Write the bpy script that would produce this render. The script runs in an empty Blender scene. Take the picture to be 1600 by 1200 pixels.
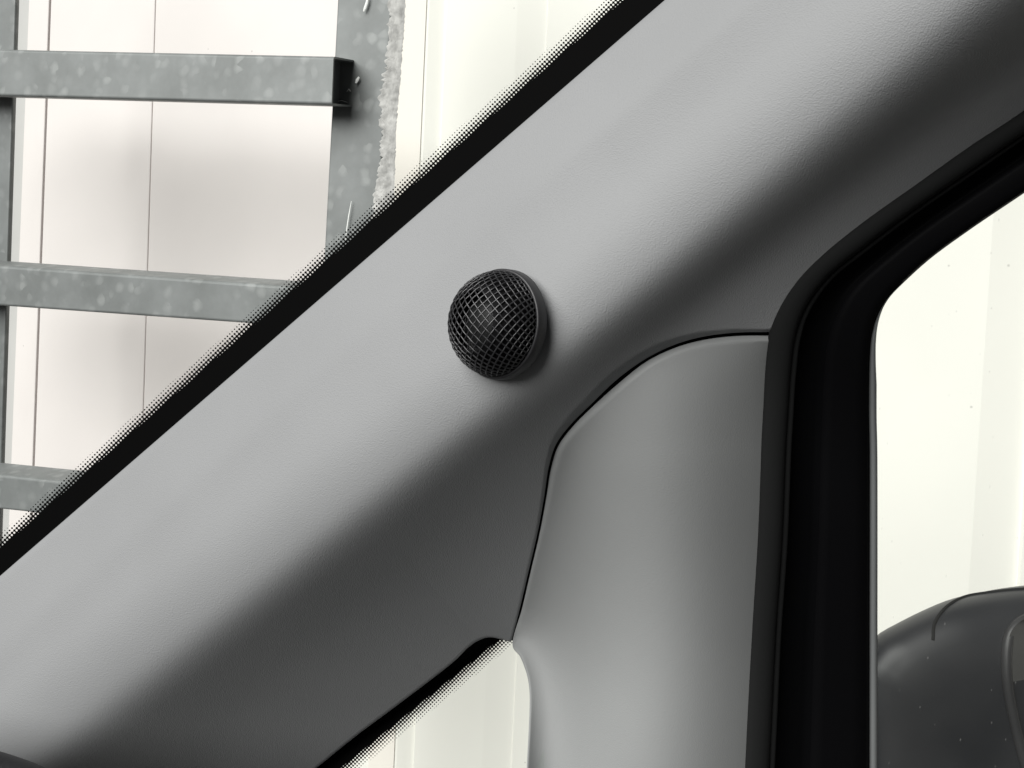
import bpy, math, random
import numpy as np
from mathutils import Vector, Matrix
random.seed(7); rng = np.random.default_rng(7)
R = math.radians
sc = bpy.context.scene
C = sc.collection

# ------------------------------------------------------------------ camera
FPX = 1378.0                                   # focal length in units of the 1600-wide photo
CAMLOC = Vector((0, 0, 1.6))
cam = bpy.data.cameras.new('camera'); camo = bpy.data.objects.new('camera', cam); C.objects.link(camo)
cam.lens = 31.0; cam.sensor_width = 36.0; cam.clip_start = 0.02; cam.clip_end = 100
M = Matrix.Translation(CAMLOC) @ Matrix.Rotation(R(88.0), 4, 'X') @ Matrix.Rotation(R(2.7), 4, 'Z')
camo.matrix_world = M
sc.camera = camo

# ------------------------------------------------------------------ light
Ldir = (M.to_3x3() @ Vector((-0.59, 0.54, 0.60))).normalized()   # towards the light
sun = bpy.data.lights.new('daylight', 'SUN'); suno = bpy.data.objects.new('daylight', sun); C.objects.link(suno)
sun.energy = 4.8; sun.angle = R(56); sun.color = (1.0, 0.99, 0.97)
suno.rotation_euler = Ldir.to_track_quat('Z', 'Y').to_euler(); suno.location = (0, -1, 4)
w = bpy.data.worlds.new('World'); sc.world = w; w.use_nodes = True
nt = w.node_tree; bg = nt.nodes['Background']
sky = nt.nodes.new('ShaderNodeTexSky'); sky.sky_type = 'NISHITA'; sky.sun_disc = False
sky.sun_elevation = math.asin(Ldir.z); sky.sun_rotation = math.atan2(Ldir.x, Ldir.y)
hs = nt.nodes.new('ShaderNodeHueSaturation'); hs.inputs['Saturation'].default_value = 0.12; hs.inputs['Value'].default_value = 0.3
nt.links.new(sky.outputs[0], hs.inputs['Color']); nt.links.new(hs.outputs[0], bg.inputs[0])
bg.inputs[1].default_value = 0.05
sc.view_settings.view_transform = 'Standard'; sc.view_settings.look = 'None'
sc.view_settings.exposure = 0; sc.view_settings.gamma = 1; sc.view_settings.use_curve_mapping = False
sc.cycles.max_bounces = 8; sc.cycles.transparent_max_bounces = 12
sc.cycles.use_denoising = True

# ------------------------------------------------------------------ helpers
def P(u, v, d):
    return M @ Vector(((u - 800) / FPX * d, (600 - v) / FPX * d, -d))

def tag(o, label=None, cat=None, kind=None, group=None):
    for k, x in (('label', label), ('category', cat), ('kind', kind), ('group', group)):
        if x: o[k] = x
    return o

def obj(name, verts, faces, mat=None, parent=None, smooth=True, uv=None):
    me = bpy.data.meshes.new(name); me.from_pydata([tuple(x) for x in verts], [], faces); me.update()
    if uv is not None:
        lay = me.uv_layers.new(name='UVMap')
        li = np.zeros(len(me.loops), dtype=np.int32); me.loops.foreach_get('vertex_index', li)
        lay.data.foreach_set('uv', np.asarray(uv, dtype=np.float32)[li].ravel())
    if smooth: me.polygons.foreach_set('use_smooth', [True] * len(me.polygons))
    o = bpy.data.objects.new(name, me); C.objects.link(o)
    if mat: me.materials.append(mat)
    if parent:
        o.parent = parent
        if parent.type == 'EMPTY': o.matrix_parent_inverse = Matrix.Translation(-Vector(parent.location))
    return o

def empty(name, loc):
    o = bpy.data.objects.new(name, None); C.objects.link(o); o.location = loc; o.empty_display_size = 0.05
    return o

def grid_faces(n, m, flip=False):
    f = []
    for i in range(n - 1):
        for j in range(m - 1):
            q = (i * m + j, i * m + j + 1, (i + 1) * m + j + 1, (i + 1) * m + j)
            f.append(q[::-1] if flip else q)
    return f

def catmull(pts, step=5.0):
    p = np.array(pts, float); out = []
    q = np.vstack([2 * p[0] - p[1], p, 2 * p[-1] - p[-2]])
    for i in range(1, len(q) - 2):
        n = max(2, int(np.linalg.norm(q[i + 1] - q[i]) / step))
        # centripetal knots keep the curve inside its control polygon
        t0 = 0; t1 = np.linalg.norm(q[i] - q[i-1]) ** .5; t2 = t1 + np.linalg.norm(q[i+1] - q[i]) ** .5; t3 = t2 + np.linalg.norm(q[i+2] - q[i+1]) ** .5
        for k in range(n):
            t = t1 + (t2 - t1) * k / n
            A1 = (t1-t)/(t1-t0)*q[i-1] + (t-t0)/(t1-t0)*q[i]; A2 = (t2-t)/(t2-t1)*q[i] + (t-t1)/(t2-t1)*q[i+1]; A3 = (t3-t)/(t3-t2)*q[i+1] + (t-t2)/(t3-t2)*q[i+2]
            B1 = (t2-t)/(t2-t0)*A1 + (t-t0)/(t2-t0)*A2; B2 = (t3-t)/(t3-t1)*A2 + (t-t1)/(t3-t1)*A3
            out.append((t2-t)/(t2-t1)*B1 + (t-t1)/(t2-t1)*B2)
    out.append(p[-1])
    return np.array(out)

def resample(c, n):
    seg = np.linalg.norm(np.diff(c, axis=0), axis=1); s = np.concatenate([[0], np.cumsum(seg)])
    x = np.linspace(0, s[-1], n)
    return np.stack([np.interp(x, s, c[:, k]) for k in range(c.shape[1])], 1)

def smooth1(a, k):
    if k < 1: return a
    ker = np.exp(-0.5 * (np.arange(-3 * k, 3 * k + 1) / k) ** 2); ker /= ker.sum()
    return np.convolve(np.pad(a, 3 * k, mode='edge'), ker, 'valid')

# ------------------------------------------------------------------ materials
def mat(name):
    m = bpy.data.materials.new(name); m.use_nodes = True
    return m, m.node_tree.nodes, m.node_tree.links, m.node_tree.nodes['Principled BSDF']

def plastic(name, col, rough=0.55, grain=0.0, scale=1400, spec=0.5, mott=0.03):
    m, N, Lk, b = mat(name)
    tc = N.new('ShaderNodeTexCoord')
    no = N.new('ShaderNodeTexNoise'); no.inputs['Scale'].default_value = 14; no.inputs['Detail'].default_value = 4
    Lk.new(tc.outputs['Object'], no.inputs['Vector'])
    mr = N.new('ShaderNodeMapRange'); mr.inputs['To Min'].default_value = 1 - mott; mr.inputs['To Max'].default_value = 1 + mott
    mr.inputs['From Min'].default_value = .3; mr.inputs['From Max'].default_value = .7
    Lk.new(no.outputs[0], mr.inputs[0])
    vm = N.new('ShaderNodeVectorMath'); vm.operation = 'SCALE'; vm.inputs[0].default_value = col
    Lk.new(mr.outputs[0], vm.inputs['Scale']); Lk.new(vm.outputs[0], b.inputs['Base Color'])
    b.inputs['Roughness'].default_value = rough; b.inputs['Specular IOR Level'].default_value = spec
    if grain:
        vo = N.new('ShaderNodeTexVoronoi'); vo.inputs['Scale'].default_value = scale; vo.feature = 'SMOOTH_F1'
        n2 = N.new('ShaderNodeTexNoise'); n2.inputs['Scale'].default_value = scale * .7; n2.inputs['Detail'].default_value = 3
        Lk.new(tc.outputs['Object'], vo.inputs['Vector']); Lk.new(tc.outputs['Object'], n2.inputs['Vector'])
        ad = N.new('ShaderNodeMath'); ad.operation = 'ADD'
        Lk.new(vo.outputs['Distance'], ad.inputs[0]); Lk.new(n2.outputs[0], ad.inputs[1])
        bp = N.new('ShaderNodeBump'); bp.inputs['Strength'].default_value = grain; bp.inputs['Distance'].default_value = 0.0004
        Lk.new(ad.outputs[0], bp.inputs['Height']); Lk.new(bp.outputs[0], b.inputs['Normal'])
    return m

TRIM = plastic('grained_grey_plastic', (0.280, 0.286, 0.290), 0.6, 0.32, 2000, 0.35)
TRIM2 = plastic('smooth_grey_plastic', (0.280, 0.288, 0.286), 0.6, 0.14, 2100, 0.35)
RUBBER = plastic('door_seal_rubber', (0.0135, 0.014, 0.014), 0.85, 0.1, 1200, 0.12)
FRAME = plastic('black_door_frame', (0.0025, 0.0026, 0.003), 0.5, 0, 0, 0.04)
FRAME2 = plastic('black_inner_lining', (0.0035, 0.0035, 0.004), 0.55, 0, 0, 0.04)
CHANNEL = plastic('pale_glass_edge', (0.20, 0.21, 0.21), 0.4)
DASH = plastic('dashboard_plastic', (0.02, 0.02, 0.022), 0.6, 0.3, 900)
BLACKSAT = plastic('black_satin_plastic', (0.030, 0.030, 0.032), 0.42, 0.05, 1500, 0.5)
CAV = plastic('speaker_cavity', (0.004, 0.004, 0.0045), 0.7, 0, 0, 0.1)
DIAPH = plastic('speaker_diaphragm', (0.016, 0.017, 0.017), 0.5, 0, 0, 0.3)
WIRE = plastic('painted_grille_wire', (0.02, 0.02, 0.022), 0.34, 0, 0, 0.8)
HOUSING = plastic('mirror_housing', (0.017, 0.0185, 0.022), 0.42, 0.02, 300, 0.5)
HOUSING2 = plastic('mirror_cap', (0.024, 0.026, 0.030), 0.45, 0.02, 300, 0.5)
SEAM = plastic('dark_gap', (0.004, 0.004, 0.004), 0.8, 0, 0, 0.1)

def galv(name, k=1.0):
    m, N, Lk, b = mat(name)
    tc = N.new('ShaderNodeTexCoord')
    n1 = N.new('ShaderNodeTexNoise'); n1.inputs['Scale'].default_value = 9; n1.inputs['Detail'].default_value = 5; n1.inputs['Roughness'].default_value = .6
    wn = N.new('ShaderNodeTexNoise'); wn.inputs['Scale'].default_value = 40; wn.inputs['Detail'].default_value = 3
    vm = N.new('ShaderNodeVectorMath'); vm.operation = 'SCALE'; vm.inputs['Scale'].default_value = 0.018
    va = N.new('ShaderNodeVectorMath'); va.operation = 'ADD'
    vo = N.new('ShaderNodeTexVoronoi'); vo.inputs['Scale'].default_value = 42
    Lk.new(tc.outputs['Object'], n1.inputs[0]); Lk.new(tc.outputs['Object'], wn.inputs[0]); Lk.new(wn.outputs['Color'], vm.inputs[0])
    Lk.new(tc.outputs['Object'], va.inputs[0]); Lk.new(vm.outputs[0], va.inputs[1]); Lk.new(va.outputs[0], vo.inputs['Vector'])
    cr = N.new('ShaderNodeValToRGB'); e = cr.color_ramp.elements
    e[0].position = 0.32; e[0].color = (.138*k, .146*k, .144*k, 1); e[1].position = .72; e[1].color = (.20*k, .21*k, .21*k, 1)
    Lk.new(n1.outputs[0], cr.inputs[0])
    sp = N.new('ShaderNodeSeparateColor'); Lk.new(vo.outputs['Color'], sp.inputs[0])
    r2 = N.new('ShaderNodeValToRGB'); q = r2.color_ramp.elements; q[0].position = .45; q[0].color = (0, 0, 0, 1); q[1].position = .99; q[1].color = (.36, .36, .36, 1)
    Lk.new(sp.outputs[0], r2.inputs[0])
    # flakes fade off away from the cell centre
    r3 = N.new('ShaderNodeValToRGB'); q = r3.color_ramp.elements; q[0].position = .25; q[0].color = (1, 1, 1, 1); q[1].position = .62; q[1].color = (0, 0, 0, 1)
    Lk.new(vo.outputs['Distance'], r3.inputs[0])
    mu = N.new('ShaderNodeMath'); mu.operation = 'MULTIPLY'; Lk.new(r2.outputs[0], mu.inputs[0]); Lk.new(r3.outputs[0], mu.inputs[1])
    mx = N.new('ShaderNodeMixRGB'); mx.inputs[2].default_value = (.36*k, .37*k, .365*k, 1)
    Lk.new(mu.outputs[0], mx.inputs[0]); Lk.new(cr.outputs[0], mx.inputs[1]); Lk.new(mx.outputs[0], b.inputs['Base Color'])
    b.inputs['Roughness'].default_value = .5; b.inputs['Metallic'].default_value = .15; b.inputs['Specular IOR Level'].default_value = .35
    bp = N.new('ShaderNodeBump'); bp.inputs['Strength'].default_value = .25; bp.inputs['Distance'].default_value = .002
    Lk.new(n1.outputs[0], bp.inputs['Height']); Lk.new(bp.outputs[0], b.inputs['Normal'])
    return m
GALV = galv('galvanised_steel', 1.2); GALV2 = galv('weathered_galvanised_steel', 1.1)

def painted(name, col, mott=.04, rough=.5, scale=3.0):
    m, N, Lk, b = mat(name)
    tc = N.new('ShaderNodeTexCoord'); no = N.new('ShaderNodeTexNoise'); no.inputs['Scale'].default_value = scale; no.inputs['Detail'].default_value = 6
    Lk.new(tc.outputs['Object'], no.inputs[0])
    mr = N.new('ShaderNodeMapRange'); mr.inputs['From Min'].default_value = .3; mr.inputs['From Max'].default_value = .7
    mr.inputs['To Min'].default_value = 1 - mott; mr.inputs['To Max'].default_value = 1 + mott * .5
    vm = N.new('ShaderNodeVectorMath'); vm.operation = 'SCALE'; vm.inputs[0].default_value = col
    Lk.new(no.outputs[0], mr.inputs[0]); Lk.new(mr.outputs[0], vm.inputs['Scale'])
    # sparse dirt specks
    vo = N.new('ShaderNodeTexVoronoi'); vo.inputs['Scale'].default_value = 11
    Lk.new(tc.outputs['Object'], vo.inputs['Vector'])
    lt = N.new('ShaderNodeMath'); lt.operation = 'LESS_THAN'; lt.inputs[1].default_value = .028; Lk.new(vo.outputs['Distance'], lt.inputs[0])
    mf = N.new('ShaderNodeMath'); mf.operation = 'MULTIPLY'; mf.inputs[1].default_value = .35; Lk.new(lt.outputs[0], mf.inputs[0])
    mx = N.new('ShaderNodeMixRGB'); mx.inputs[2].default_value = (.25, .24, .22, 1)
    Lk.new(mf.outputs[0], mx.inputs[0]); Lk.new(vm.outputs[0], mx.inputs[1]); Lk.new(mx.outputs[0], b.inputs['Base Color'])
    b.inputs['Roughness'].default_value = rough; b.inputs['Specular IOR Level'].default_value = .3
    return m
CLAD = painted('cream_cladding', (0.835, 0.83, 0.77), .02)
CLAD_L = painted('white_panel_board', (0.81, 0.765, 0.742), .035)
RESID = painted('crumbly_white_foam', (0.52, 0.515, 0.50), .4, .9, 60)
WHITE = painted('white_paint_mark', (0.85, 0.86, 0.84), .02)
CONC = painted('asphalt', (0.045, 0.045, 0.045), .2, .9, 5)

def glassmat(name, tint=(0.97, 0.985, 0.97), dust=0.0):
    m, N, Lk, b = mat(name); N.remove(b); out = N['Material Output']
    tr = N.new('ShaderNodeBsdfTransparent'); tr.inputs[0].default_value = (*tint, 1)
    gl = N.new('ShaderNodeBsdfGlossy'); gl.inputs['Roughness'].default_value = .15; gl.inputs[0].default_value = (.02, .02, .02, 1)
    fr = N.new('ShaderNodeFresnel'); fr.inputs[0].default_value = 1.15
    mx = N.new('ShaderNodeMixShader'); Lk.new(fr.outputs[0], mx.inputs[0]); Lk.new(tr.outputs[0], mx.inputs[1]); Lk.new(gl.outputs[0], mx.inputs[2])
    if dust:
        tc = N.new('ShaderNodeTexCoord'); mp = N.new('ShaderNodeMapping'); mp.inputs['Scale'].default_value = (1, 1, .45)
        vo = N.new('ShaderNodeTexVoronoi'); vo.inputs['Scale'].default_value = 360
        Lk.new(tc.outputs['Object'], mp.inputs[0]); Lk.new(mp.outputs[0], vo.inputs['Vector'])
        lt = N.new('ShaderNodeMapRange'); lt.inputs['From Min'].default_value = .16; lt.inputs['From Max'].default_value = .05
        Lk.new(vo.outputs['Distance'], lt.inputs[0])
        sp = N.new('ShaderNodeSeparateColor'); Lk.new(vo.outputs['Color'], sp.inputs[0])
        g = N.new('ShaderNodeMath'); g.operation = 'GREATER_THAN'; g.inputs[1].default_value = .85; Lk.new(sp.outputs[0], g.inputs[0])
        mu = N.new('ShaderNodeMath'); mu.operation = 'MULTIPLY'; Lk.new(lt.outputs[0], mu.inputs[0]); Lk.new(g.outputs[0], mu.inputs[1])
        no = N.new('ShaderNodeTexNoise'); no.inputs['Scale'].default_value = 18; Lk.new(tc.outputs['Object'], no.inputs[0])
        ad = N.new('ShaderNodeMath'); ad.operation = 'MULTIPLY_ADD'; ad.inputs[1].default_value = dust * .12; Lk.new(mu.outputs[0], ad.inputs[0])
        nm = N.new('ShaderNodeMath'); nm.operation = 'MULTIPLY'; nm.inputs[1].default_value = dust * .055; Lk.new(no.outputs[0], nm.inputs[0]); Lk.new(nm.outputs[0], ad.inputs[2])
        df = N.new('ShaderNodeBsdfDiffuse'); df.inputs[0].default_value = (.95, .95, .9, 1)
        m2 = N.new('ShaderNodeMixShader'); Lk.new(ad.outputs[0], m2.inputs[0]); Lk.new(mx.outputs[0], m2.inputs[1]); Lk.new(df.outputs[0], m2.inputs[2])
        mx = m2
    Lk.new(mx.outputs[0], out.inputs[0])
    return m
GLASS = glassmat('clear_glass'); DUSTY = glassmat('dusty_glass', dust=1.0)

def fritmat(name, rot, period):
    """UV.x: along, UV.y: across (0 = solid side of the fade, 1 = clear side) ; UV in units of the dot pitch lives in attribute 'dots'"""
    m, N, Lk, b = mat(name); out = N['Material Output']
    b.inputs['Base Color'].default_value = (.003, .003, .003, 1); b.inputs['Roughness'].default_value = .6; b.inputs['Specular IOR Level'].default_value = .01
    uv = N.new('ShaderNodeUVMap'); uv.uv_map = 'UVMap'
    at = N.new('ShaderNodeAttribute'); at.attribute_name = 'fade'
    sx = N.new('ShaderNodeSeparateXYZ'); Lk.new(uv.outputs[0], sx.inputs[0])
    def mth(op, a, bb=None):
        n = N.new('ShaderNodeMath'); n.operation = op
        for i, x in enumerate((a, bb)):
            if x is None: continue
            if isinstance(x, (int, float)): n.inputs[i].default_value = x
            else: Lk.new(x, n.inputs[i])
        return n.outputs[0]
    ca = mth('COSINE', mth('MULTIPLY', sx.outputs[0], 2 * math.pi / period)); cb = mth('COSINE', mth('MULTIPLY', sx.outputs[1], 2 * math.pi / period))
    f = mth('MULTIPLY', ca, cb)
    thr = mth('SUBTRACT', mth('MULTIPLY', at.outputs['Fac'], 1.45), 0.62)     # -0.85 .. 1.05
    lo = mth('MULTIPLY', mth('SUBTRACT', f, thr), 9.0)
    fac = N.new('ShaderNodeMath'); fac.operation = 'ADD'; fac.use_clamp = True; Lk.new(lo, fac.inputs[0]); fac.inputs[1].default_value = .5
    solid = mth('LESS_THAN', at.outputs['Fac'], 0.001)
    mxx = mth('MAXIMUM', fac.outputs[0], solid)
    tr = N.new('ShaderNodeBsdfTransparent'); mx = N.new('ShaderNodeMixShader')
    Lk.new(mxx, mx.inputs[0]); Lk.new(tr.outputs[0], mx.inputs[1]); Lk.new(b.outputs[0], mx.inputs[2]); Lk.new(mx.outputs[0], out.inputs[0])
    return m

# ------------------------------------------------------------------ the van
van = empty('van', (0, 0.2, 0)); tag(van, 'grey plastic front pillar and black door surround of a van seen from inside', 'van')

# pillar coordinates: t along the pillar (up-right), s across it (down-right), both in photo units
EX, EY = .756, -.655; NX, NY = .655, .756
def ts(u, v): return u * EX + (v - 900) * EY, u * NX + (v - 900) * NY
def uv_(t, s): return t * EX + s * NX, 900 + t * EY + s * NY
MM = 0.000272
_s = np.arange(-60, 760, 1.0)
def d_edge(t): return 0.399 - 0.000094 * (t - 883)
TH_T = [-60, 700, 1400, 2100]
def theta_profile(t):
    sd = 298 + .052 * (t + 85)
    w_ = np.interp(t, [0, 500, 900, 1400, 1800], [118, 118, 108, 160, 190])
    mid = np.interp(t, [0, 500, 760, 940, 1150, 1900], [-31, -32, -33, -33, -21, -20])
    fl = np.interp(t, [0, 500, 800, 1000, 1150, 1700], [52, 53, 47, 35, 32, 37])
    fe = np.interp(t, [0, 500, 800, 950, 1180, 1700], [49, 47, 41, 22, 20, 31])
    k = [(-60, -43), (0, -43), (80, -42), (93, mid), (150, mid - 2), (sd - w_ - 35, -31), (sd - w_ * .5, 0), (sd - 16, 39), (sd + 12, 51), (sd + 60, fl), (sd + 130, (fl + fe) / 2), (sd + 230, fe), (760, fe)]
    return np.array([a[0] for a in k], float), np.array([a[1] for a in k], float)
def build_profile(t):
    x, y = theta_profile(t)
    th = np.interp(_s, x, y); th = smooth1(th, 9)
    sl = np.tan(np.radians(th)); c = np.concatenate([[0], np.cumsum((sl[1:] + sl[:-1]) / 2)])
    return c - np.interp(0, _s, c)
_tt = np.arange(-400, 2200, 20.0)
_prof = np.array([build_profile(t) for t in _tt])
PAD = None
def d_up(u, v, pad=True):
    t, s = ts(u, v)
    if PAD and pad:                                   # flat seat moulded round the tweeter
        r = math.hypot(u - PAD[0], v - PAD[1])
        if r < 140:
            k = 1 - max(0, min(1, (r - 82) / 58)); k = k * k * (3 - 2 * k)
            return d_up(u, v, False) * (1 - k) + PAD[2](u, v) * k
    t = np.clip(t, -400, 2170); i = ((t + 400) / 20); i0 = int(i); f = i - i0
    return d_edge(t) + MM * ((1 - f) * np.interp(s, _s, _prof[i0]) + f * np.interp(s, _s, _prof[i0 + 1]))

# tweeter seat
Rt = 83.0; tu, tvv = 775.5, 506
td = d_up(785, 506) - .0040
Rm = Rt / FPX * td
phi = R(42)
ax_l = Vector((-math.sin(phi) * .995, math.sin(phi) * .06, math.cos(phi))).normalized()
Az = (M.to_3x3() @ ax_l).normalized(); up = M.to_3x3() @ Vector((0.0, 1, 0)); Ay = (up - Az * up.dot(Az)).normalized(); Ax = Ay.cross(Az)
TC = P(tu, tvv, td)
SEAT = TC - Az * .0034
NAT = ((P(785, 506, d_up(785, 506)) - P(775, 506, d_up(775, 506))).cross(P(780, 496, d_up(780, 496)) - P(780, 506, d_up(780, 506)))).normalized()
if NAT.dot(Az) < 0: NAT = -NAT
SN = (Az * .4 + NAT * .6).normalized()
def seat_depth(u, v):
    dr = P(u, v, 1) - CAMLOC; return (SEAT - CAMLOC).dot(SN) / dr.dot(SN)
PAD = None
SEAM_C = [(1206, 519), (1150, 520), (1100, 526), (1056, 538), (1010, 560), (965, 592), (925, 630), (890, 665), (868, 695), (857, 730), (850, 775), (840, 830), (826, 890), (812, 950), (798, 1004)]
QW_UP = [(798, 1004), (790, 1001), (775, 997), (762, 996), (747, 1001), (731, 1012), (712, 1031), (681, 1056), (619, 1103), (556, 1150), (494, 1200), (430, 1252), (200, 1440), (-150, 1725)]
SEAL_O = [(1830, 0), (1700, 98), (1600, 173), (1517, 227), (1433, 287), (1350, 346), (1287, 396), (1246, 437), (1221, 475), (1206, 512), (1199, 555), (1193, 650), (1190, 700), (1185, 837), (1177, 971), (1169, 1117), (1165, 1200), (1158, 1340)]
SEAL_I = [(1850, 50), (1720, 135), (1598, 219), (1517, 275), (1433, 333), (1350, 396), (1300, 437), (1267, 483), (1252, 525), (1244, 587), (1240, 650), (1237, 700), (1231, 846), (1221, 992), (1215, 1117), (1211, 1200), (1204, 1340)]
WIN = [(1850, 130), (1720, 220), (1600, 302), (1517, 358), (1454, 404), (1417, 437), (1387, 467), (1371, 496), (1363, 525), (1360, 558), (1359, 650), (1360, 700), (1360, 1000), (1360, 1200), (1360, 1340)]

# ---- upper pillar trim: grid over (t, s)
so = [tuple(p) for p in SEAL_O if p[0] > 1203]
bd = np.vstack([catmull([(x + 6, y + 10) for x, y in so[:-1]] + [(1209, 519)], 4), catmull(SEAM_C, 4), catmull(QW_UP, 4)])
bts = np.array([ts(*p) for p in bd]); o_ = np.argsort(bts[:, 0]); bT, bS = bts[o_, 0], bts[o_, 1]
tv = np.unique(np.concatenate([np.arange(-420, 2000, 5.0), bts[(bts[:, 0] > 480) & (bts[:, 0] < 620), 0]]))
tv = tv[np.concatenate([[True], np.diff(tv) > .6])]
verts = []; NS = 96
lead = [0, .6, 1.5, 3, 5.5, 9, 13]; lipu = np.array([16, 13.5, 11, 8.5, 6.5, 4.5, 3, 1.5, .6, 0])
for t in tv:
    se = np.interp(t, bT, bS)
    seam_w = np.interp(t, [480, 560, 700, 800, 900, 1010, 1100, 1160, 1200], [3, 3.5, 5, 10, 14, 13, 8, 6, 5])   # radius of the rolled edge
    svals = list(lead) + list(np.linspace(18, se - 19, NS)) + list(se - lipu)
    row = []
    for s in svals:
        u, v = uv_(t, s); d = d_up(u, v)
        a = min(s / 9.0, 1.0); d += MM * 9 * (1 - math.sqrt(max(0, 1 - (1 - a) ** 2)))
        q = min((se - s) / seam_w, 1.0); d += MM * seam_w * .95 * (1 - q) ** 1.25
        row.append(P(u, v, d))
    u, v = uv_(t, 0); verts.append(P(u, v, d_up(u, v) + .012)); verts += row
    u, v = uv_(t, se); verts.append(P(u, v, d_up(u, v) + .016))
m_ = len(svals) + 2
obj('upper_pillar_trim', verts, grid_faces(len(tv), m_, True), TRIM, van)

# ---- lower pillar trim
LEFT = [(x + (4.0 if y > 560 else 0), y + (5.0 if y < 600 else 2.5 if y < 760 else 0)) for x, y in SEAM_C[:-1]] + [(801, 1010), (812, 1025), (820, 1044), (825, 1062), (827.5, 1085), (826.5, 1131), (823, 1200), (818, 1340)]
LEFT[0] = (1207, 524)
NR = 330
Lc = resample(catmull(LEFT, 3), NR)
Rc = resample(catmull([(1207, 524.5), (1203, 560), (1199, 650), (1196, 700), (1191, 837), (1183, 971), (1175, 1117), (1171, 1200), (1163, 1345)], 3), NR)
_x = np.arange(760, 1260, 1.0)
_g = smooth1(np.interp(_x, [760, 815, 845, 878, 912, 955, 1010, 1065, 1115, 1165, 1200, 1260], [.7, .6, .25, -.55, -1.0, -.85, -.42, .05, .38, .64, .78, .78]), 10)
_f = np.concatenate([[0], np.cumsum((_g[1:] + _g[:-1]) / 2)])
def GVF(v): return np.interp(v, [500, 700, 1000, 1350], [-.34, -.46, -.16, .16])
SETB = -.0006
# the panel keeps its own roll of slopes as nearly as it can while meeting the pillar trim along the seam:
# least squares over a 6-unit lattice, solved by conjugate gradients
GU0, GV0, GS = 748, 498, 6.0; GNU, GNV = 82, 146
gu = GU0 + GS * np.arange(GNU); gv = GV0 + GS * np.arange(GNV)
seamv = catmull(SEAM_C, 2); _o = np.argsort(seamv[:, 1]); sv, su = seamv[_o, 1], seamv[_o, 0]
pin = np.zeros((GNV, GNU), bool); pv = np.zeros((GNV, GNU)); U_, V_ = np.meshgrid(gu, gv)
for a in range(GNV):
    for b_ in range(GNU):
        if (gv[a] < 1000 and gu[b_] < np.interp(gv[a], sv, su) + 3) or gv[a] < 519.5:
            pin[a, b_] = True; pv[a, b_] = (d_up(gu[b_], gv[a]) + SETB) / MM
xr_ = U_ + (V_ - 700) * .047
tx = (np.interp(xr_ + GS / 2, _x, _g) + np.clip((V_ - 880) / 160, 0, 1) * np.interp(xr_, [835, 925], [1.2, 0]))[:, :-1] * GS; ty = (GVF(V_) + .047 * np.interp(xr_, _x, _g))[:-1, :] * GS
def Aop(D):
    r = np.zeros_like(D); ex = D[:, 1:] - D[:, :-1]; ey = D[1:] - D[:-1]
    r[:, 1:] += ex; r[:, :-1] -= ex; r[1:] += ey; r[:-1] -= ey
    r[pin] = 0; return r
D = np.where(pin, pv, pv[pin].mean())
rhs = np.zeros_like(D); rhs[:, 1:] += tx; rhs[:, :-1] -= tx; rhs[1:] += ty; rhs[:-1] -= ty; rhs[pin] = 0
r = rhs - Aop(D); p = r.copy(); rs = (r * r).sum()
for it in range(1500):
    Ap = Aop(p); al = rs / (p * Ap).sum(); D += al * p; r -= al * Ap; r2 = (r * r).sum()
    if r2 < 1e-9: break
    p = r + r2 / rs * p; rs = r2
def d_low(u, v):
    x = min(max((u - GU0) / GS, 0), GNU - 1.001); y = min(max((v - GV0) / GS, 0), GNV - 1.001); a, b_ = int(y), int(x); fy, fx = y - a, x - b_
    d = D[a, b_] * (1 - fx) * (1 - fy) + D[a, b_ + 1] * fx * (1 - fy) + D[a + 1, b_] * (1 - fx) * fy + D[a + 1, b_ + 1] * fx * fy
    return d * MM, float(np.hypot(Lc[:, 0] - u, Lc[:, 1] - v).min())
cols = [0, .6, 1.5, 2.8, 4.5, 7, 10, 14]
verts = []; NCm = 70
for i in range(NR):
    a, b = Lc[i], Rc[i]; wd = np.linalg.norm(b - a)
    if wd < 1: ws = np.linspace(0, 1, len(cols) + NCm)
    else:
        k = min(1, wd / 60); ws = np.concatenate([np.array(cols) * k / wd, np.linspace(min(20 * k / wd, .4), 1, NCm)])
    rr = []
    for wq in ws:
        p = a * (1 - wq) + b * wq
        d, dist = d_low(*p)
        rad = 9.0 if p[1] < 720 else np.interp(p[1], [720, 860, 1010, 1060], [9, 4, 4, 2.5])
        q = min(dist / rad, 1); d += MM * rad * 1.35 * (1 - q) ** 1.3
        rr.append(P(p[0], p[1], d))
    d, _ = d_low(*a); verts.append(P(a[0], a[1], d + .018)); verts += rr
obj('lower_pillar_trim', verts, grid_faces(NR, len(ws) + 1, True), TRIM2, van)
# dark channel behind the seam
gp = catmull(SEAM_C[:-1] + [(799.5, 1001)], 6); verts = []
for i, p in enumerate(gp):
    for off in ((-9, 12) if p[1] < 940 else (-3, 5)):
        tn = gp[min(i + 1, len(gp) - 1)] - gp[max(i - 1, 0)]; tn /= np.linalg.norm(tn); nn = np.array([tn[1], -tn[0]])
        q = p + nn * off; verts.append(P(q[0], q[1], d_up(*p) + .007))
g = obj('trim_seam_backing', verts, grid_faces(len(gp), 2), SEAM, van)

# ---- door seal, frame, glass edge: strips ruled between two traced curves
N_ = 260
So = resample(catmull(SEAL_O, 4), N_); Si = resample(catmull(SEAL_I, 4), N_); Wi = resample(catmull(WIN, 4), N_)
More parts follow.
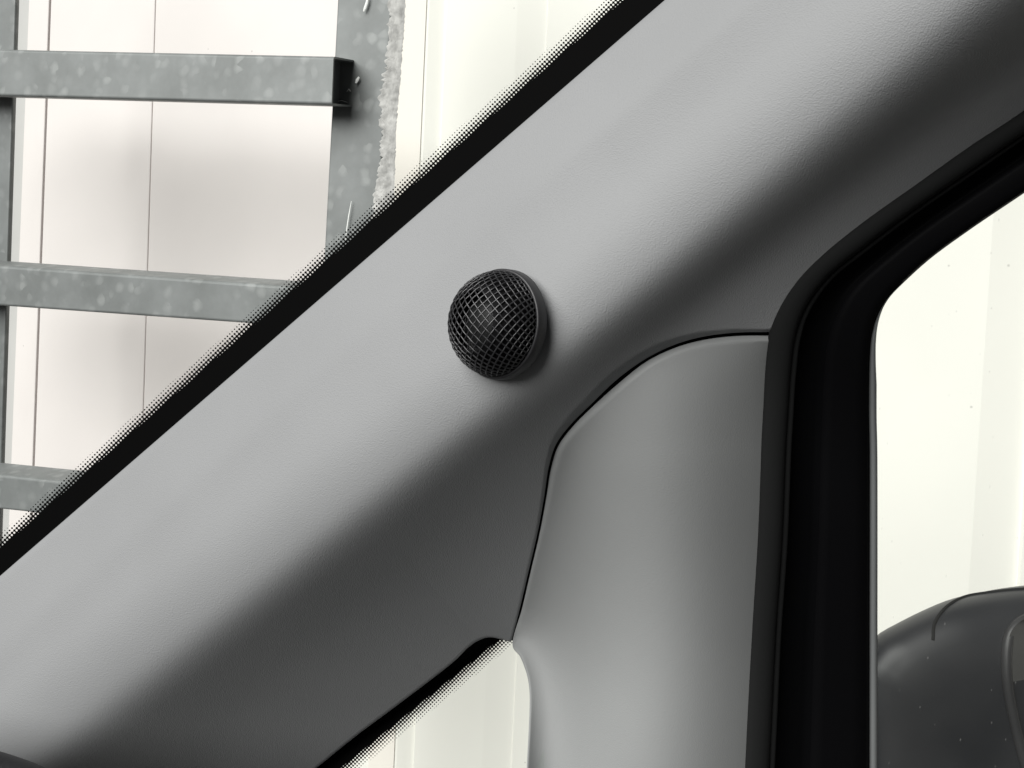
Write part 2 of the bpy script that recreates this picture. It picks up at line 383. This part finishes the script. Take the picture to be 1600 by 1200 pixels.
# make the three curves correspond by arc fraction around the corner
dse = []
for (u, v) in So:
    dse.append(d_up(u, v) if v < 519 else d_low(u - 2, v)[0])
dse = smooth1(np.array(dse), 7)
def strip(name, A, B, prof, mt, parent, base, wall=.012, flip=False):
    """prof: list of (fraction A->B, depth offset)"""
    verts = []
    for i in range(len(A)):
        for fr, dz in prof:
            p = A[i] * (1 - fr) + B[i] * fr; verts.append(P(p[0], p[1], base[i] + dz))
    return obj(name, verts, grid_faces(len(A), len(prof), flip), mt, parent)
def arcprof(f0, f1, z0, h, n=9):
    return [(f0 + (f1 - f0) * (1 - math.cos(math.pi * k / (n - 1))) / 2, z0 - h * math.sin(math.pi * k / (n - 1))) for k in range(n)]
seal = strip('door_seal', So, Si, [(-.03, .012)] + arcprof(-.05, .80, .0015, .0032) + [(.84, .0045)] + [(1.0, .016)], RUBBER, van, dse, flip=True)
strip('seal_lip', So, Si, [(.76, .010)] + arcprof(.80, 1.0, .0037, .0010, 7) + [(1.0, .014)], RUBBER, seal, dse, flip=True)
seal['label'] = 'dark grey rubber door seal'
fr = strip('door_frame', Si, Wi, [(-.12, .007), (-.02, .009), (.22, .013), (.26, .0125), (.30, .0135), (.33, .012), (.62, .012), (.95, .013), (.985, .0145), (1.0, .018), (1.0, .035)], FRAME, van, dse, flip=True)
strip('inner_lining', Si, Wi, [(.36, .0125), (.37, .0108), (.5, .0104), (.8, .0106), (.955, .0115), (.97, .0135)], FRAME2, fr, dse, flip=True)
k0 = int(np.argmin(np.abs(Wi[:, 1] - 440)))
Wa = Wi[k0:].copy(); Wb = Wa.copy(); Wb[:, 0] += np.interp(Wa[:, 1], [440, 480, 530, 600, 1400], [0, 2, 7, 11, 11.5])
chn = strip('glass_edge', Wa - np.array([1.5, 0]), Wb, [(0, .016), (.15, .0145), (.5, .0135), (.9, .0145), (1, .016), (1, .024)], CHANNEL, van, dse[k0:], flip=True)
# door window pane
dw = [(1362, 1400), (1362, 480), (1425, 410), (1900, 80), (2150, 80), (2150, 1400)]
obj('door_window', [P(u, v, .0 + np.interp(v, So[:, 1], dse) + .028) for u, v in dw], [tuple(range(len(dw)))], DUSTY, van, smooth=False)

# ---- windscreen with its black dotted border
def wd(t, s): return d_edge(t) + .004 + MM * .35 * (-s)
tw = np.linspace(-420, 2000, 30); sw = np.linspace(24, -1300, 30)
ws_ = obj('windscreen', [P(*uv_(t, s), wd(t, s) + .0006) for t in tw for s in sw], grid_faces(30, 30), GLASS, van)
def frit(name, path_fn, tvals, rows, matx, parent):
    verts = []; uvs = []; fade = []
    for t in tvals:
        for (u, v, d, a, b, f) in path_fn(t):
            verts.append(P(u, v, d)); uvs.append((a, b)); fade.append(f)
    o = obj(name, verts, grid_faces(len(tvals), rows), matx, parent, uv=uvs)
    at = o.data.attributes.new('fade', 'FLOAT', 'POINT'); at.data.foreach_set('value', fade)
    return o
FR1 = fritmat('dotted_black_border', 0, 7.4)
def pf(t):
    sol = np.interp(t, [0, 1400], [-32, -43]); dw_ = np.interp(t, [0, 1400], [17, 21]); out = []
    for s, f in ((22, 0), (0, 0), (sol, 0), (sol - .4, .02), (sol - dw_ * .5, .5), (sol - dw_, 1.0)):
        u, v = uv_(t, s); sc_ = d_edge(883) / d_edge(t)
        out.append((u, v, wd(t, s), u / sc_ ** .0 , v, f))
    return out
frit('dotted_border', pf, np.arange(-420, 2000, 20), 6, FR1, ws_)

# ---- quarter window
ux, uy = .783, -.622; qx, qy = .622, .783
_A = np.array([[520, 1180, 1], [780, 1000, 1], [826, 1120, 1]], float)
_q = np.linalg.solve(_A, np.array([d_up(520, 1180), d_up(780, 1000), d_low(826, 1120)[0]]) + .014)
def qdep(u, v): return _q[0] * u + _q[1] * v + _q[2]
qpoly = [(470, 1190), (700, 1005), (760, 985), (800, 995), (850, 1010), (850, 1400), (200, 1400)]
qw = obj('quarter_window', [P(u, v, qdep(u, v) + .0006) for u, v in qpoly], [tuple(range(len(qpoly)))], GLASS, van, smooth=False)
FR2 = fritmat('dotted_black_border_small', 0, 6.2)
def pf2(k):
    out = []
    for s, f in ((-14, 0), (0, 0), (24, 0), (24.4, .02), (34, .5), (44, 1.0)):
        u = 494 + ux * k + qx * s; v = 1200 + uy * k + qy * s - .012 * k
        out.append((u, v, qdep(u, v), u, v, f))
    return out
frit('dotted_border', pf2, np.arange(-300, 400, 12), 6, FR2, qw)

# ---- dashboard corner
dc = catmull([(-420, 1150), (-150, 1150), (-40, 1163), (0, 1174), (40, 1187), (80, 1204), (150, 1245), (300, 1350)], 12)
verts = []
for p in dc:
    for k, (oy, dz) in enumerate(((0, .03), (0, .006), (2, .002), (6, -.002), (14, -.006), (40, -.012), (260, -.04))):
        verts.append(P(p[0] - oy * .35, p[1] + oy, .405 + dz))
obj('dashboard', verts, grid_faces(len(dc), 7, True), DASH, van)

# ---- wing mirror: a rounded shell, real size, outside the door glass
oc = [(1338, 1030), (1371, 992), (1400, 975), (1442, 954), (1483, 937), (1525, 927), (1567, 919), (1640, 912), (1760, 915), (1880, 950), (1950, 1030), (1975, 1180), (1960, 1400), (1900, 1530), (1700, 1590), (1460, 1560), (1360, 1480), (1322, 1300), (1320, 1120), (1338, 1030)]
oc = resample(catmull(oc, 8), 161)[:-1]; cen = np.array([1640, 1230.0]); MD = .80
verts = []; rings = 22
for k in range(rings):
    a = -.5 * math.pi * .9 + (k / (rings - 1)) * (.5 * math.pi * 1.9)      # back .. front
    scl = max(math.cos(a), 0) ** .38; dz = math.sin(a)
    for p in oc:
        q = cen + (p - cen) * scl
        verts.append(P(q[0], q[1], MD - .055 * dz))
n = len(oc); faces = []
for k in range(rings - 1):
    for j in range(n):
        faces.append((k * n + j, k * n + (j + 1) % n, (k + 1) * n + (j + 1) % n, (k + 1) * n + j))
faces.append(tuple((rings - 1) * n + j for j in range(n))[::-1][::-1]); faces.append(tuple(range(n)))
wm = obj('wing_mirror', verts, faces, HOUSING, van); wm['label'] = 'dark rounded outside mirror beyond the door glass'

_oa = np.arctan2(oc[:, 1] - cen[1], oc[:, 0] - cen[0]); _or = np.hypot(oc[:, 0] - cen[0], oc[:, 1] - cen[1]); _oi = np.argsort(_oa)
def mdep(u, v, lift=0.0):
    a = math.atan2(v - cen[1], u - cen[0]); r = np.interp(a, _oa[_oi], _or[_oi], period=2 * math.pi)
    rho = min(math.hypot(u - cen[0], v - cen[1]) / r, 1)
    c = rho ** (1 / .38); return MD - .055 * math.sqrt(max(0, 1 - c * c)) - lift
def tube_px(name, pts, rad, mt, parent, depf, sides=8, step=5):
    c = catmull(pts, step); W = [P(u, v, depf(u, v)) for u, v in c]; verts = []
    for i, p in enumerate(W):
        t = (W[min(i + 1, len(W) - 1)] - W[max(i - 1, 0)]).normalized(); a = t.orthogonal().normalized()
        view = (CAMLOC - p).normalized(); a = (view - t * view.dot(t)).normalized(); b = t.cross(a)
        for k in range(sides):
            an = 2 * math.pi * k / sides; verts.append(p + (a * math.cos(an) + b * math.sin(an)) * rad)
    n = len(W); faces = [(i * sides + k, i * sides + (k + 1) % sides, (i + 1) * sides + (k + 1) % sides, (i + 1) * sides + k) for i in range(n - 1) for k in range(sides)]
    faces += [tuple(range(sides)), tuple((n - 1) * sides + k for k in range(sides))]
    return obj(name, verts, faces, mt, parent)
tube_px('housing_seam', [(1458, 1000), (1460, 975), (1476, 951), (1503, 934), (1550, 925), (1620, 919), (1760, 921)], .0013, RUBBER, wm, lambda u, v: mdep(u, v, .0004))
MG, N, Lk, b = mat('mirror_glass'); b.inputs['Metallic'].default_value = 1; b.inputs['Roughness'].default_value = .04; b.inputs['Base Color'].default_value = (.8, .8, .76, 1)
ge = [(1640, 962), (1600, 968), (1582, 984), (1575, 1005), (1573, 1045), (1577, 1085), (1586, 1130), (1597, 1175), (1610, 1220), (1640, 1330)]
tube_px('glass_bezel', ge, .0042, BLACKSAT, wm, lambda u, v: mdep(u, v, .002))
gl_ = catmull(ge, 6); verts = []
for p in gl_:
    for q in np.linspace(0, 1, 6):
        u = p[0] + (1900 - p[0]) * q; verts.append(P(u, p[1], mdep(1600, 1100, .003) + .004))
obj('mirror_glass', verts, grid_faces(len(gl_), 6), MG, wm)

# ------------------------------------------------------------------ the tweeter
def T(x, y, z): return TC + Ax * x + Ay * y + Az * z
tw_ = empty('tweeter', TC - Az * .006); tag(tw_, 'small round black tweeter with domed wire mesh grille on the grey pillar trim', 'speaker')
def lathe(name, prof, mt, parent, seg=128, tf=T):
    verts = [tf(r * math.cos(2 * math.pi * k / seg), r * math.sin(2 * math.pi * k / seg), z) for r, z in prof for k in range(seg)]
    faces = [(i * seg + k, i * seg + (k + 1) % seg, (i + 1) * seg + (k + 1) % seg, (i + 1) * seg + k) for i in range(len(prof) - 1) for k in range(seg)]
    return obj(name, verts, faces, mt, parent)
ro = Rm * 1.045
lathe('rim', [(Rm * .985, -.004), (Rm * .985, -.0002), (Rm * .992, .0002), (ro - .0006, .0002), (ro - .0002, 0), (ro, -.0005), (ro + .0002, -.0046), (ro - .0004, -.0054), (ro - .0022, -.0058), (ro - .0040, -.0062), (ro - .0045, -.014)], BLACKSAT, tw_)
lathe('cavity', [(Rm * .97, .0), (Rm * .95, -.004), (Rm * .70, -.0045), (Rm * .69, .002), (Rm * .62, .003), (.0001, .003)], CAV, tw_)
sh = [(Rm * .92 * math.sin(a), Rm * .85 * math.cos(a)) for a in np.linspace(math.pi / 2, R(37), 16)]
lathe('inner_shell', sh + [(r * .97, z - .001) for r, z in sh[::-1]], CAV, tw_)
dp = [(Rm * .56 * math.cos(a), .0032 + Rm * .34 * math.sin(a)) for a in np.linspace(0, math.pi / 2 * .995, 14)]
lathe('diaphragm', [(Rm * .66, .0028), (Rm * .63, .0042), (Rm * .59, .0042)] + dp, DIAPH, tw_)
# woven grille: two families of wires laid over the dome
H = 0.83; verts = []; faces = []
NW = 24; sp_ = math.pi / NW; rr_ = Rm * .985
def dome(a, b_, lift):
    r = math.hypot(a, b_); th = min(r, math.pi / 2)
    x, y = (a / r, b_ / r) if r > 1e-9 else (1, 0)
    rad = rr_ * math.sin(th) ; z = rr_ * H * math.cos(th)
    return Vector((x * (rad + lift * math.sin(th)), y * (rad + lift * math.sin(th)), z + lift * math.cos(th)))
for fam in (0, 1):
    for i in range(NW):
        c = (i + .5) * sp_ - math.pi / 2; L_ = math.sqrt(max(0, (math.pi / 2) ** 2 - c * c))
        if L_ < .12: continue
        n_ = max(10, int(L_ * 50)); base = len(verts); ang = R(48) if fam == 0 else R(-47)
        pts = []
        for k in range(n_ + 1):
            s_ = -L_ + 2 * L_ * k / n_
            a = s_ * math.cos(ang) - c * math.sin(ang); b_ = s_ * math.sin(ang) + c * math.cos(ang)
            wv = .00012 * math.cos(math.pi * (s_ / sp_) + math.pi * (i + fam))
            pts.append((dome(a, b_, wv), dome(a, b_, 1.0 + wv) - dome(a, b_, wv)))
        W_, Hh = .00034, .00028
        for k, (p, nrm) in enumerate(pts):
            nrm = nrm.normalized(); t = (pts[min(k + 1, n_)][0] - pts[max(k - 1, 0)][0]).normalized(); sd = t.cross(nrm)
            for q in range(6):
                an = 2 * math.pi * q / 6; pp = p + sd * W_ * math.cos(an) + nrm * Hh * math.sin(an)
                verts.append(T(*pp))
        faces += [(base + k * 6 + q, base + k * 6 + (q + 1) % 6, base + (k + 1) * 6 + (q + 1) % 6, base + (k + 1) * 6 + q) for k in range(n_) for q in range(6)]
obj('mesh_grille', verts, faces, WIRE, tw_)

# ------------------------------------------------------------------ outside
ground = obj('ground', [(-12, -6, 0), (12, -6, 0), (12, 14, 0), (-12, 14, 0)], [(0, 1, 2, 3)], CONC, smooth=False); ground['kind'] = 'structure'
YAW = R(22)
wx = Vector((math.cos(YAW), -math.sin(YAW), 0)); wn = Vector((-math.sin(YAW), -math.cos(YAW), 0))    # along the wall / towards the van
def onplane(u, v, dist):
    """point where the sight line meets the upright plane DIST in front of the camera"""
    o = CAMLOC; d = P(u, v, 1) - o; p0 = CAMLOC + Vector((0, dist, 0))
    return o + d * ((p0 - o).dot(wn) / d.dot(wn))
def coords(p, dist):
    q = p - (CAMLOC + Vector((0, dist, 0))); return q.dot(wx), p.z
def PW(x, z, dist, out=0.0):
    p = CAMLOC + Vector((0, dist, 0)) + wx * x + wn * out; p.z = z; return p
RD = 1.50
def xz(u, v, dist=RD): return coords(onplane(u, v, dist), dist)

def bevel(o, wdt, seg=3):
    m = o.modifiers.new('bevel', 'BEVEL'); m.width = wdt; m.segments = seg; m.limit_method = 'ANGLE'; m.angle_limit = R(40)
    return o
rack = empty('steel_rack', (0, 1.32, 0)); tag(rack, 'galvanised steel rack of horizontal box tubes across uprights outside the windscreen', 'rack')
def upright(name, lt, lb, rt, rb, dist, mt, depth=.012):
    """front face traced by its left and right edges, carried on up and down to the ground"""
    (a0, z0), (a1, z1) = xz(*lt, dist), xz(*lb, dist); (b0, y0), (b1, y1) = xz(*rt, dist), xz(*rb, dist)
    L_ = lambda z: a0 + (a1 - a0) * (z - z0) / (z1 - z0); R_ = lambda z: b0 + (b1 - b0) * (z - y0) / (y1 - y0)
    verts = [PW(f(z), z, dist, o) for z in (0.0, 2.6) for f, o in ((L_, 0), (R_, 0), (R_, -depth), (L_, -depth))]
    fc = [(0, 1, 5, 4), (1, 2, 6, 5), (2, 3, 7, 6), (3, 0, 4, 7), (4, 5, 6, 7), (3, 2, 1, 0)]
    return bevel(obj(name, verts, fc, mt, rack, smooth=False), .004)
UD = RD + .0735
upright('upright', (527, 0), (506, 400), (613, 0), (592, 310), UD, GALV2)
upright('upright', (-3, 0), (-18, 480), (24, 0), (9, 480), UD, GALV2)
def bar(tl, tr, bl, br, depth=.072, open_=True):
    (x0, zt0), (x1, zt1), (_, zb0), (_, zb1) = xz(*tl), xz(*tr), xz(*bl), xz(*br)
    sl = (zt1 - zt0) / (x1 - x0); xl = x0 - .5; zl = zt0 - sl * .5; zlb = zb0 - (zb1 - zb0) / (x1 - x0) * .5
    r = .006; wl = .0035; verts = []; nseg = 4
    def sect(x, zt, zb, ins=0.0):
        out = []
        rr = max(r - ins, .0015)
        for cx, cz, a0 in ((-ins - rr, zt - ins - rr, 0), (-(depth - ins - rr), zt - ins - rr, 90), (-(depth - ins - rr), zb + ins + rr, 180), (-ins - rr, zb + ins + rr, 270)):
            for k in range(nseg + 1):
                a = R(a0 + 90 * k / nseg); out.append(PW(x, cz + rr * math.sin(a) - .22 * (cx + rr * math.cos(a)), RD, cx + rr * math.cos(a)))
        return out
    s1 = sect(xl, zl, zlb); s2 = sect(x1, zt1, zb1); s3 = sect(x1, zt1, zb1, wl); s4 = sect(x1 - .03, zt1 - sl * .03, zb1 - sl * .03, wl)
    verts = s1 + s2 + s3 + s4; n = len(s1); fc = []
    for a in range(3):
        fc += [(a * n + k, a * n + (k + 1) % n, (a + 1) * n + (k + 1) % n, (a + 1) * n + k) for k in range(n)]
    fc += [tuple(range(n))[::-1], tuple(3 * n + k for k in range(n))]
    o = obj('crossbar', verts, fc, GALV, rack, smooth=False)
    return o
bar((0, 77), (521, 88), (0, 150), (521, 164))
bar((0, 415), (521, 452), (0, 478), (521, 515))
bar((0, 742), (521, 797), (0, 796), (521, 852))
# crumbly white edge on the upright
verts = []; n1 = 240; m1 = 14
for i in range(n1):
    v = -160 + i * 3.1; ue = 613 - v * .068; w1 = np.interp(v, [-160, 60, 200, 330, 500], [24, 27, 25, 30, 32])
    jl = 3 * math.sin(i * .11) + 1.5 * math.sin(i * .53 + 1) + rng.normal(0, 1.6); jr = rng.normal(0, .6)
    for j in range(m1):
        q = j / (m1 - 1); u = ue - 5 + jl + (w1 - jl + jr) * q
        x, z = xz(u, v, UD); th = .0012 * math.sin(math.pi * min(max(q, .0), 1)) ** .5 + rng.normal(0, .0002)
        verts.append(PW(x, z, UD, .0005 + (max(th, 0) if 0 < j < m1 - 1 else 0)))
obj('crumbly_edge', verts, grid_faces(n1, m1), RESID, rack, smooth=False)
def mark(pts, rad):
    for i in range(1):
        W = [PW(*xz(u, v, UD - .006), UD - .006) for u, v in pts]; verts = []
        for k, p in enumerate(W):
            t = (W[min(k + 1, len(W) - 1)] - W[max(k - 1, 0)]).normalized(); b_ = t.cross(wn).normalized()
            rk = rad * (.5 if k in (0, len(W) - 1) else 1)
            verts += [p + b_ * rk, p + wn * rad * .5, p - b_ * rk]
        obj('paint_mark', verts, grid_faces(len(W), 3), WHITE, rack)
mark([(575, -6), (573, 4), (570, 13), (568, 18)], .0028)
mark([(561, 120), (558, 125), (556, 130)], .0035)
mark([(542, 143), (545, 139), (548, 143)], .001)
mark([(528, 158), (534, 157), (543, 160)], .0008)
mark([(549, 314), (545, 336), (542, 356), (539, 380)], .0011)

# white boards behind the rack
BD = RD + .52
boards = empty('panel_boards', (-.6, 1.5, 0)); tag(boards, 'smooth off white boards with thin vertical joints behind the galvanised rack', 'board')
def board(lt, lb, rt, rb, out=0.0, th=.02, mt=CLAD_L):
    (a0, z0), (a1, z1) = xz(*lt, BD), xz(*lb, BD); (b0, y0), (b1, y1) = xz(*rt, BD), xz(*rb, BD)
    L_ = lambda z: a0 + (a1 - a0) * (z - z0) / (z1 - z0); R_ = lambda z: b0 + (b1 - b0) * (z - y0) / (y1 - y0)
    verts = [PW(f(z), z, BD, o + out) for z in (0.0, 2.7) for f, o in ((L_, 0), (R_, 0), (R_, -th), (L_, -th))]
    fc = [(0, 1, 5, 4), (1, 2, 6, 5), (2, 3, 7, 6), (3, 0, 4, 7), (4, 5, 6, 7), (3, 2, 1, 0)]
    bevel(obj('board', verts, fc, mt, boards, smooth=False), .0025, 2)
board((-330, 0), (-345, 700), (42, 0), (15, 700), -.012, .02, painted('grey_board', (0.55, 0.545, 0.53), .08))  # leftmost board: darker, greyer base colour than the others
board((44, 0), (17, 700), (75.5, 0), (50.5, 700), -.002)
board((79.5, 0), (54.5, 700), (242.4, 0), (221.4, 700))
board((243.3, 0), (222.3, 700), (545, 0), (524, 480))
# backing behind the open joints
(a0, _), (b0, _) = xz(-330, 300, BD), xz(525, 300, BD)
obj('batten', [PW(x, z, BD, o) for z in (0, 2.69) for x, o in ((a0, -.0335), (b0 - .03, -.0335), (b0 - .03, -.05), (a0, -.05))], [(0, 1, 5, 4), (1, 2, 6, 5), (2, 3, 7, 6), (3, 0, 4, 7), (4, 5, 6, 7), (3, 2, 1, 0)], SEAM, boards, smooth=False)

# cream profiled cladding wall
WD = 2.09
ribs = [(667, 100, 692, .010), (805, 100, 850, .005), (1548, 400, 1625, .011)]
prof = []
for u0, v0, u1, dp_ in ribs:
    xa, _ = xz(u0, v0, WD); xb, _ = xz(u1, v0, WD); prof += [(xa, 0), (xb, -dp_), (xb + .004, 0)]
xl = prof[0][0]; k = 1
pre = []
while xl - .42 * k > -3.2: pre = [(xl - .42 * k, 0), (xl - .42 * k + .05, -.007), (xl - .42 * k + .054, 0)] + pre; k += 1
xr = prof[-1][0]; post = []; k = 1
while xr + .42 * k < 4.5: post += [(xr + .42 * k, 0), (xr + .42 * k + .06, -.007), (xr + .42 * k + .064, 0)]; k += 1
prof = [(-3.4, 0)] + pre + prof + post + [(4.8, 0)]
n = len(prof); verts = [PW(x, z, WD, o) for z in (0.0, 3.4) for x, o in prof] + [PW(x, z, WD, -.12) for z in (0.0, 3.4) for x in (-3.4, 4.8)]
fc = [(i, i + 1, n + i + 1, n + i) for i in range(n - 1)]
b0 = 2 * n; fc += [(b0 + 1, b0, b0 + 2, b0 + 3), (0, n, b0 + 2, b0), (n - 1, b0 + 1, b0 + 3, 2 * n - 1)]
wall = obj('cladding_wall', verts, fc, CLAD, smooth=False); tag(wall, 'cream cladding wall with shallow vertical ribs outside the van', 'wall')

# beige flat strip fixed to the wall beside the first rib
(xa, _), (xb, _) = xz(622, 100, WD), xz(663, 100, WD)
BEIGE = painted('beige_strip_paint', (0.82, 0.785, 0.72), .02)
bevel(obj('cover_strip', [PW(x, z, WD, o) for z in (0.0, 3.38) for x, o in ((xa, .0025), (xb, .0025), (xb, -.004), (xa, -.004))],
          [(0, 1, 5, 4), (1, 2, 6, 5), (2, 3, 7, 6), (3, 0, 4, 7), (4, 5, 6, 7), (3, 2, 1, 0)], BEIGE, wall, smooth=False), .0008)
